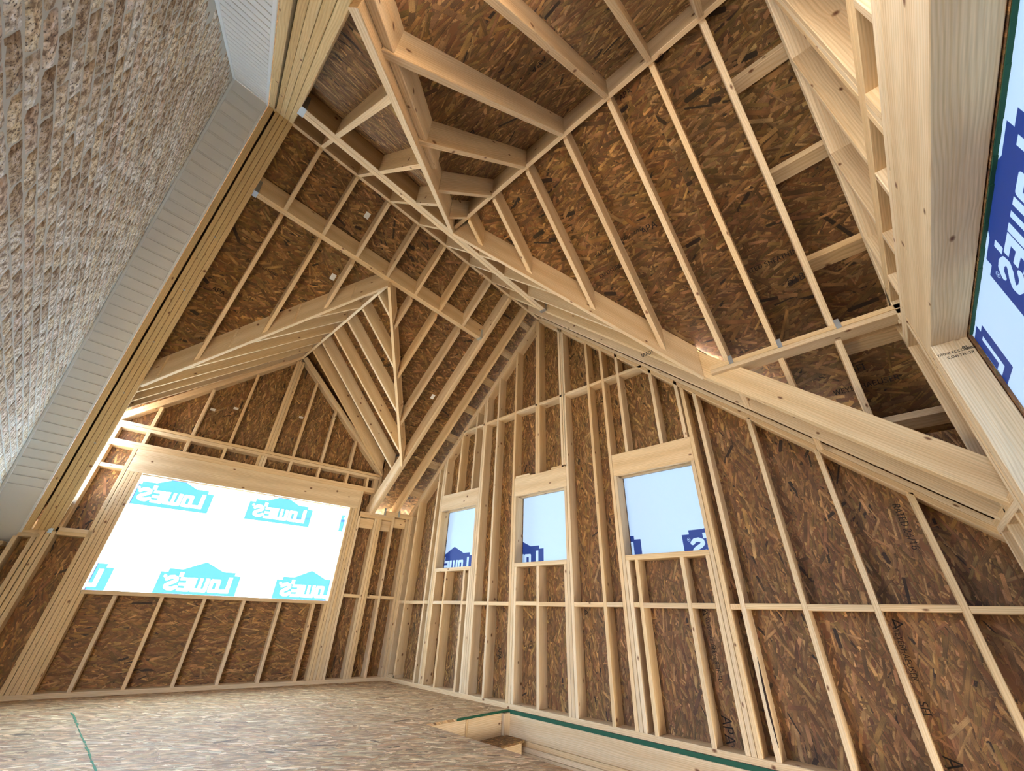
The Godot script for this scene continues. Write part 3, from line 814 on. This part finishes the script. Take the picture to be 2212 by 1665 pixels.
# ------------------------------------------------------------------ west: brick gable of the old house, soffit along its rake
const OZ0 := -3.5     # doorway through the brick, low beside the viewer
const OZ1 := -1.9
const OY := 1.72
func build_wall_west():
	var w := root("wall_west", "mottled tan and brown tumbled brick gable of the older house")
	var X := -.57
	var c := .077
	var top := func(z: float) -> float: return main_y(z) + .03
	for r in [[-7.2, OZ0, 0.0], [OZ0, OZ1, OY], [OZ1, 1.2, 0.0]]:
		var lo: float = r[2] if r[2] > 0 else -.3
		var p := [Vector3(X - .0015, lo, r[0]), Vector3(X - .0015, lo, r[1]), Vector3(X - .0015, top.call(r[1]), r[1])]
		if r[0] < ZR and r[1] > ZR: p.append(Vector3(X - .0015, top.call(ZR), ZR))
		p.append(Vector3(X - .0015, top.call(r[0]), r[0]))
		put(w, "mortar_bed", solid(p, Vector3(-.1, 0, 0), Vector3.UP, 0.0, Vector2(1, 1)).mesh(), M.mortar)
	# a few uneven brick shapes, shared
	var shapes := []
	for k in 8: shapes.append(brick_mesh(.194, .066))
	var spots := []
	var eye := Vector3(0, .8252, 0)
	var j := 0
	var y := .006
	while y < 5.0:
		var z := -7.1 + (.1015 if j % 2 else 0.0)
		while z < 1.1:
			if y < OY and z + .2 > OZ0 and z < OZ1:
				z += .203
				continue
			if y + .066 < minf(top.call(z), top.call(z + .2)) + .06:
				var p := Vector3(X, y, z + rng.randf_range(-.004, .004))
				var d := p - eye
				spots.append([absf(d.x) / d.length() / d.length_squared(), p, rng.randi() % 8, rng.randi() % 6])
			z += .203
		y += c
		j += 1
	# those that show largest in view are single parts, the rest one mass
	var seen := []
	var rest := []
	for s in spots:
		var p: Vector3 = s[1] + Vector3(0, .03, .1)
		var q := p - eye
		var right := q.dot(Vector3(0.672059, 0.032215, 0.739796))
		var upw := q.dot(Vector3(-0.393641, 0.861742, 0.320073))
		var fwd := q.dot(Vector3(0.627203, 0.506322, -0.591823))
		if fwd > .05 and absf(right / fwd) < 1.40 and absf(upw / fwd) < 1.08: seen.append(s)
		else: rest.append(s)
	seen.sort_custom(func(a, b): return a[0] > b[0])
	for i in range(300, seen.size()): rest.append(seen[i])
	for i in mini(300, seen.size()):
		var o := put(w, "brick", shapes[seen[i][2]], M.brick[seen[i][3]])
		o.position = seen[i][1]
	for k in 6:
		var st := SurfaceTool.new()
		st.begin(Mesh.PRIMITIVE_TRIANGLES)
		for s in rest:
			if s[3] == k: st.append_from(shapes[s[2]], 0, Transform3D(Basis(), s[1]))
		var o := put(w, "bricks", st.commit(), M.brick[k])
		o.set_meta("kind", "stuff")
	var d := root("door_1", "wide open doorway through the brick wall, its pine lining bare")
	for z in [OZ0, OZ1 - .03]: plank(d, "jamb", [Vector3(X + .01, 0, z), Vector3(X + .01, OY, z), Vector3(X - .12, OY, z), Vector3(X - .12, 0, z)], Vector3(0, 0, .03))
	flat(d, "lintel_board", Vector3(X + .01, OY - .03, OZ0), Vector3(X + .01, OY - .03, OZ1), Vector3(-.13, 0, 0), .03)
	# soffit boards along the rakes
	for side in 2:
		var t := root("trim_%d" % (side + 1), ["grooved beige soffit boards along the brick gable, below the left slope", "grooved pale soffit boards along the brick gable, top of the picture"][side])
		var dz := -1.0 if side == 0 else 1.0
		var sl := Vector3(0, -1, dz) * sqrt(.5)
		var nrm := Vector3(0, 1, dz) * sqrt(.5)
		var st := Vector3(0, YR - .005, ZR)
		for k in 44:
			var d0 := k * .1034
			if st.z + sl.z * d0 > 1.0 or st.z + sl.z * d0 < -7.0: break
			var a := st + sl * (d0 + .0085) + Vector3(X, 0, 0)
			var b := st + sl * (d0 + .095) + Vector3(X, 0, 0)
			if k == 0: a = st + Vector3(X, 0, 0)
			put(t, "soffit_board", solid([a, b, b + Vector3(.285, 0, 0), a + Vector3(.285, 0, 0)], nrm * .010, sl, .0018, Vector2(1, 1)).mesh(), M.soffit)
		var e := st + sl * 5.3
		if side == 1: e = st + sl * 5.2
		put(t, "backing", solid([st + Vector3(X, 0, 0) + nrm * .009, e + Vector3(X, 0, 0) + nrm * .009, e + Vector3(-.28, 0, 0) + nrm * .009, st + Vector3(-.28, 0, 0) + nrm * .009], nrm * .01, sl, 0.0, Vector2(1, 1)).mesh(), M.soffit)
		for a in [[-.292, .020], [X, .022]]:
			put(t, "edge_moulding", solid([st + Vector3(a[0], 0, 0) - nrm * .008, e + Vector3(a[0], 0, 0) - nrm * .008, e + Vector3(a[0] + a[1], 0, 0) - nrm * .008, st + Vector3(a[0] + a[1], 0, 0) - nrm * .008], nrm * .014, sl, .002, Vector2(1, 1)).mesh(), M.trim)
		for k in 5 * (1 - side):
			put(t, "screw_washer", box_at(st + sl * (1.35 + .62 * k) + Vector3(-.125, 0, 0) - nrm * .004, Vector3(.016, .005, .016)), M.metal)

func brick_mesh(l: float, h: float) -> ArrayMesh:
	# a worn block: front face a bulged, uneven grid; sides return to the mortar
	var nu := 5
	var nv := 3
	var g := []
	for j in nv + 1:
		for i in nu + 1:
			var ed := mini(mini(i, nu - i), mini(j, nv - j))
			var x := rng.randf_range(-.0012, .0012) + (.0018 if ed > 0 else -.0012)
			g.append(Vector3(x, h * j / nv + rng.randf_range(-.003, .003), l * i / nu + rng.randf_range(-.003, .003)))
	var st := SurfaceTool.new()
	st.begin(Mesh.PRIMITIVE_TRIANGLES)
	st.set_smooth_group(0)
	var add := func(a, b, c):
		for p in [a, b, c]: st.add_vertex(p)
	for j in nv:
		for i in nu:
			var a: Vector3 = g[j * (nu + 1) + i]
			var b: Vector3 = g[j * (nu + 1) + i + 1]
			var c: Vector3 = g[(j + 1) * (nu + 1) + i + 1]
			var d: Vector3 = g[(j + 1) * (nu + 1) + i]
			add.call(a, b, c); add.call(a, c, d)
	var rim := []
	for i in nu + 1: rim.append(i)
	for j in range(1, nv + 1): rim.append(j * (nu + 1) + nu)
	for i in range(nu - 1, -1, -1): rim.append(nv * (nu + 1) + i)
	for j in range(nv - 1, 0, -1): rim.append(j * (nu + 1))
	for k in rim.size():
		var a: Vector3 = g[rim[k]]
		var b: Vector3 = g[rim[(k + 1) % rim.size()]]
		var a2 := Vector3(-.02, a.y, a.z)
		var b2 := Vector3(-.02, b.y, b.z)
		add.call(a, a2, b2); add.call(a, b2, b)
	st.generate_normals()
	return st.commit()

# ------------------------------------------------------------------ deck and stair well
const SX := 2.745
const SZ := -3.46
func build_floor():
	var f := root("floor", "pale strand board deck with an open stair well along the gable wall")
	var nz := func(x: float) -> float: return north_z(x) - .15
	var regs := [[Vector2(-.67, .63), Vector2(SX, .63), Vector2(SX, nz.call(SX)), Vector2(-.67, nz.call(-.67))],
		[Vector2(SX, SZ), Vector2(3.94, SZ), Vector2(3.94, nz.call(3.94)), Vector2(SX, nz.call(SX))]]
	sheets(f, "subfloor_panel", Vector3(0, -.02, 0), Vector3.RIGHT, Vector3(0, 0, 1), Vector3(0, .02, 0), regs, 2.44, 1.22, Vector2(-1.0, -7.0), M.deck, Vector3(.8, 0, .6), .0015, 3.0)
	# painted edges of the deck round the well
	put(f, "painted_board_edge", solid([Vector3(3.10, -.02, SZ), Vector3(3.79, -.02, SZ), Vector3(3.79, -.001, SZ), Vector3(3.10, -.001, SZ)], Vector3(0, 0, .003), Vector3.RIGHT, 0, Vector2(1, 1)).mesh(), M.green)
	put(f, "painted_board_edge", solid([Vector3(XE, -.032, SZ), Vector3(XE, -.032, .48), Vector3(XE, -.002, .48), Vector3(XE, -.002, SZ)], Vector3(-.004, 0, 0), Vector3(0, 0, 1), 0, Vector2(1, 1)).mesh(), M.green)
	flat(f, "rim_plate", Vector3(XE, -.033, SZ), Vector3(XE, -.033, .48), Vector3(.14, 0, 0), .03)
	# joists that frame the well
	plumb(f, "rim_joist", Vector3(SX - .04, -.255, SZ), Vector3(SX - .04, -.255, .48), .235, Vector3(TH, 0, 0))
	plumb(f, "rim_joist", Vector3(SX, -.255, SZ - .04), Vector3(3.215, -.255, SZ - .04), .235, Vector3(0, 0, TH))
	plumb(f, "rim_joist", Vector3(3.245, -.255, SZ - .04), Vector3(3.70, -.255, SZ - .04), .235, Vector3(0, 0, TH))
	plumb(f, "rim_joist", Vector3(3.218, -.255, SZ - .06), Vector3(3.242, -.255, SZ - .06), .232, Vector3(0, 0, .062))
	plumb(f, "rim_joist", Vector3(3.705, -.255, SZ - .04), Vector3(3.79, -.255, SZ - .04), .232, Vector3(0, 0, .07))
	plumb(f, "rim_joist", Vector3(XE - .006, -.207, SZ), Vector3(XE - .006, -.207, .48), .174, Vector3(TH, 0, 0))
	for k in 3: flat(f, "wall_plate", Vector3(XE - .004, -.25 - .042 * k, SZ), Vector3(XE - .004, -.25 - .042 * k, .48), Vector3(.14, 0, 0), .04)
	for z in [-3.10, -2.70, -2.29, -1.88, -1.47, -1.06, -.65, -.24]: stud(f, "lower_stud", Vector3(XE, -2.7, z), 2.366, Vector3(.14, 0, 0), Vector3(0, 0, TH))
	put(f, "lower_sheathing", solid([Vector3(XE + .141, -2.7, -6), Vector3(XE + .141, -2.7, .63), Vector3(XE + .141, -.3, .63), Vector3(XE + .141, -.3, -6)], Vector3(.011, 0, 0), Vector3.UP, 0, Vector2(1.3, 1.3)).mesh(), M.osb[0])
	put(f, "lower_wall_lining", solid([Vector3(SX - .06, -2.7, -4.2), Vector3(SX - .06, -2.7, .63), Vector3(SX - .06, -.25, .63), Vector3(SX - .06, -.25, -4.2)], Vector3(-.012, 0, 0), Vector3.UP, 0, Vector2(1.3, 1.3)).mesh(), M.osb[0])
	put(f, "lower_wall_lining", solid([Vector3(SX - .06, -2.7, -4.2), Vector3(3.94, -2.7, -4.2), Vector3(3.94, -.02, -4.2), Vector3(SX - .06, -.02, -4.2)], Vector3(0, 0, -.012), Vector3.UP, 0, Vector2(1.3, 1.3)).mesh(), M.osb[1])
	put(f, "lower_slab", solid([Vector3(SX - .06, -2.75, -4.2), Vector3(3.94, -2.75, -4.2), Vector3(3.94, -2.75, 1.2), Vector3(SX - .06, -2.75, 1.2)], Vector3(0, .05, 0), Vector3.RIGHT, 0, Vector2(1.3, 1.3)).mesh(), M.mortar)
	# sprayed green layout line
	var s := Shape.new()
	var pz := -5.58
	while pz < -2.9:                              # broken, fuzzy dashes of spray
		var l := rng.randf_range(.03, .12)
		var px := .662 + rng.randf_range(-.004, .004)
		var hw := rng.randf_range(.003, .009)
		solid([Vector3(px - hw, .0006, pz), Vector3(px + hw, .0006, pz), Vector3(px + hw * .7, .0006, pz + l), Vector3(px - hw * .8, .0006, pz + l)], Vector3(0, .0005, 0), Vector3(0, 0, 1), 0, Vector2(1, 1), s)
		pz += l * rng.randf_range(.85, 1.25)
	put(f, "paint_line", s.mesh(), M.spray)

func build_stairs():
	var t := root("staircase", "raw wooden staircase dropping through the deck opening beside the gable wall", "staircase", "")
	for k in 9:
		var y := -.193 - .19 * k
		var z := SZ + .245 * k
		put(t, "tread", solid([Vector3(SX + .01, y - .02, z + .005), Vector3(3.755, y - .02, z + .005), Vector3(3.755, y - .02, z + .255), Vector3(SX + .01, y - .02, z + .255)], Vector3(0, .02, 0), Vector3.RIGHT, .002, Vector2(1.3, 1.3)).mesh(), M.osb[k % 3])
		plumb(t, "riser", Vector3(SX + .01, y - .205, z + .215), Vector3(3.74, y - .205, z + .215), .183, Vector3(0, 0, .02))
	for x in [SX + .012, 3.25, 3.70]:
		plank(t, "stringer", [Vector3(x, -.24, SZ + .01), Vector3(x, -.24 - .19 * 8.6, SZ + .245 * 8.6), Vector3(x, -.55 - .19 * 8.6, SZ + .245 * 8.6), Vector3(x, -.55, SZ + .01)], Vector3(TH, 0, 0))
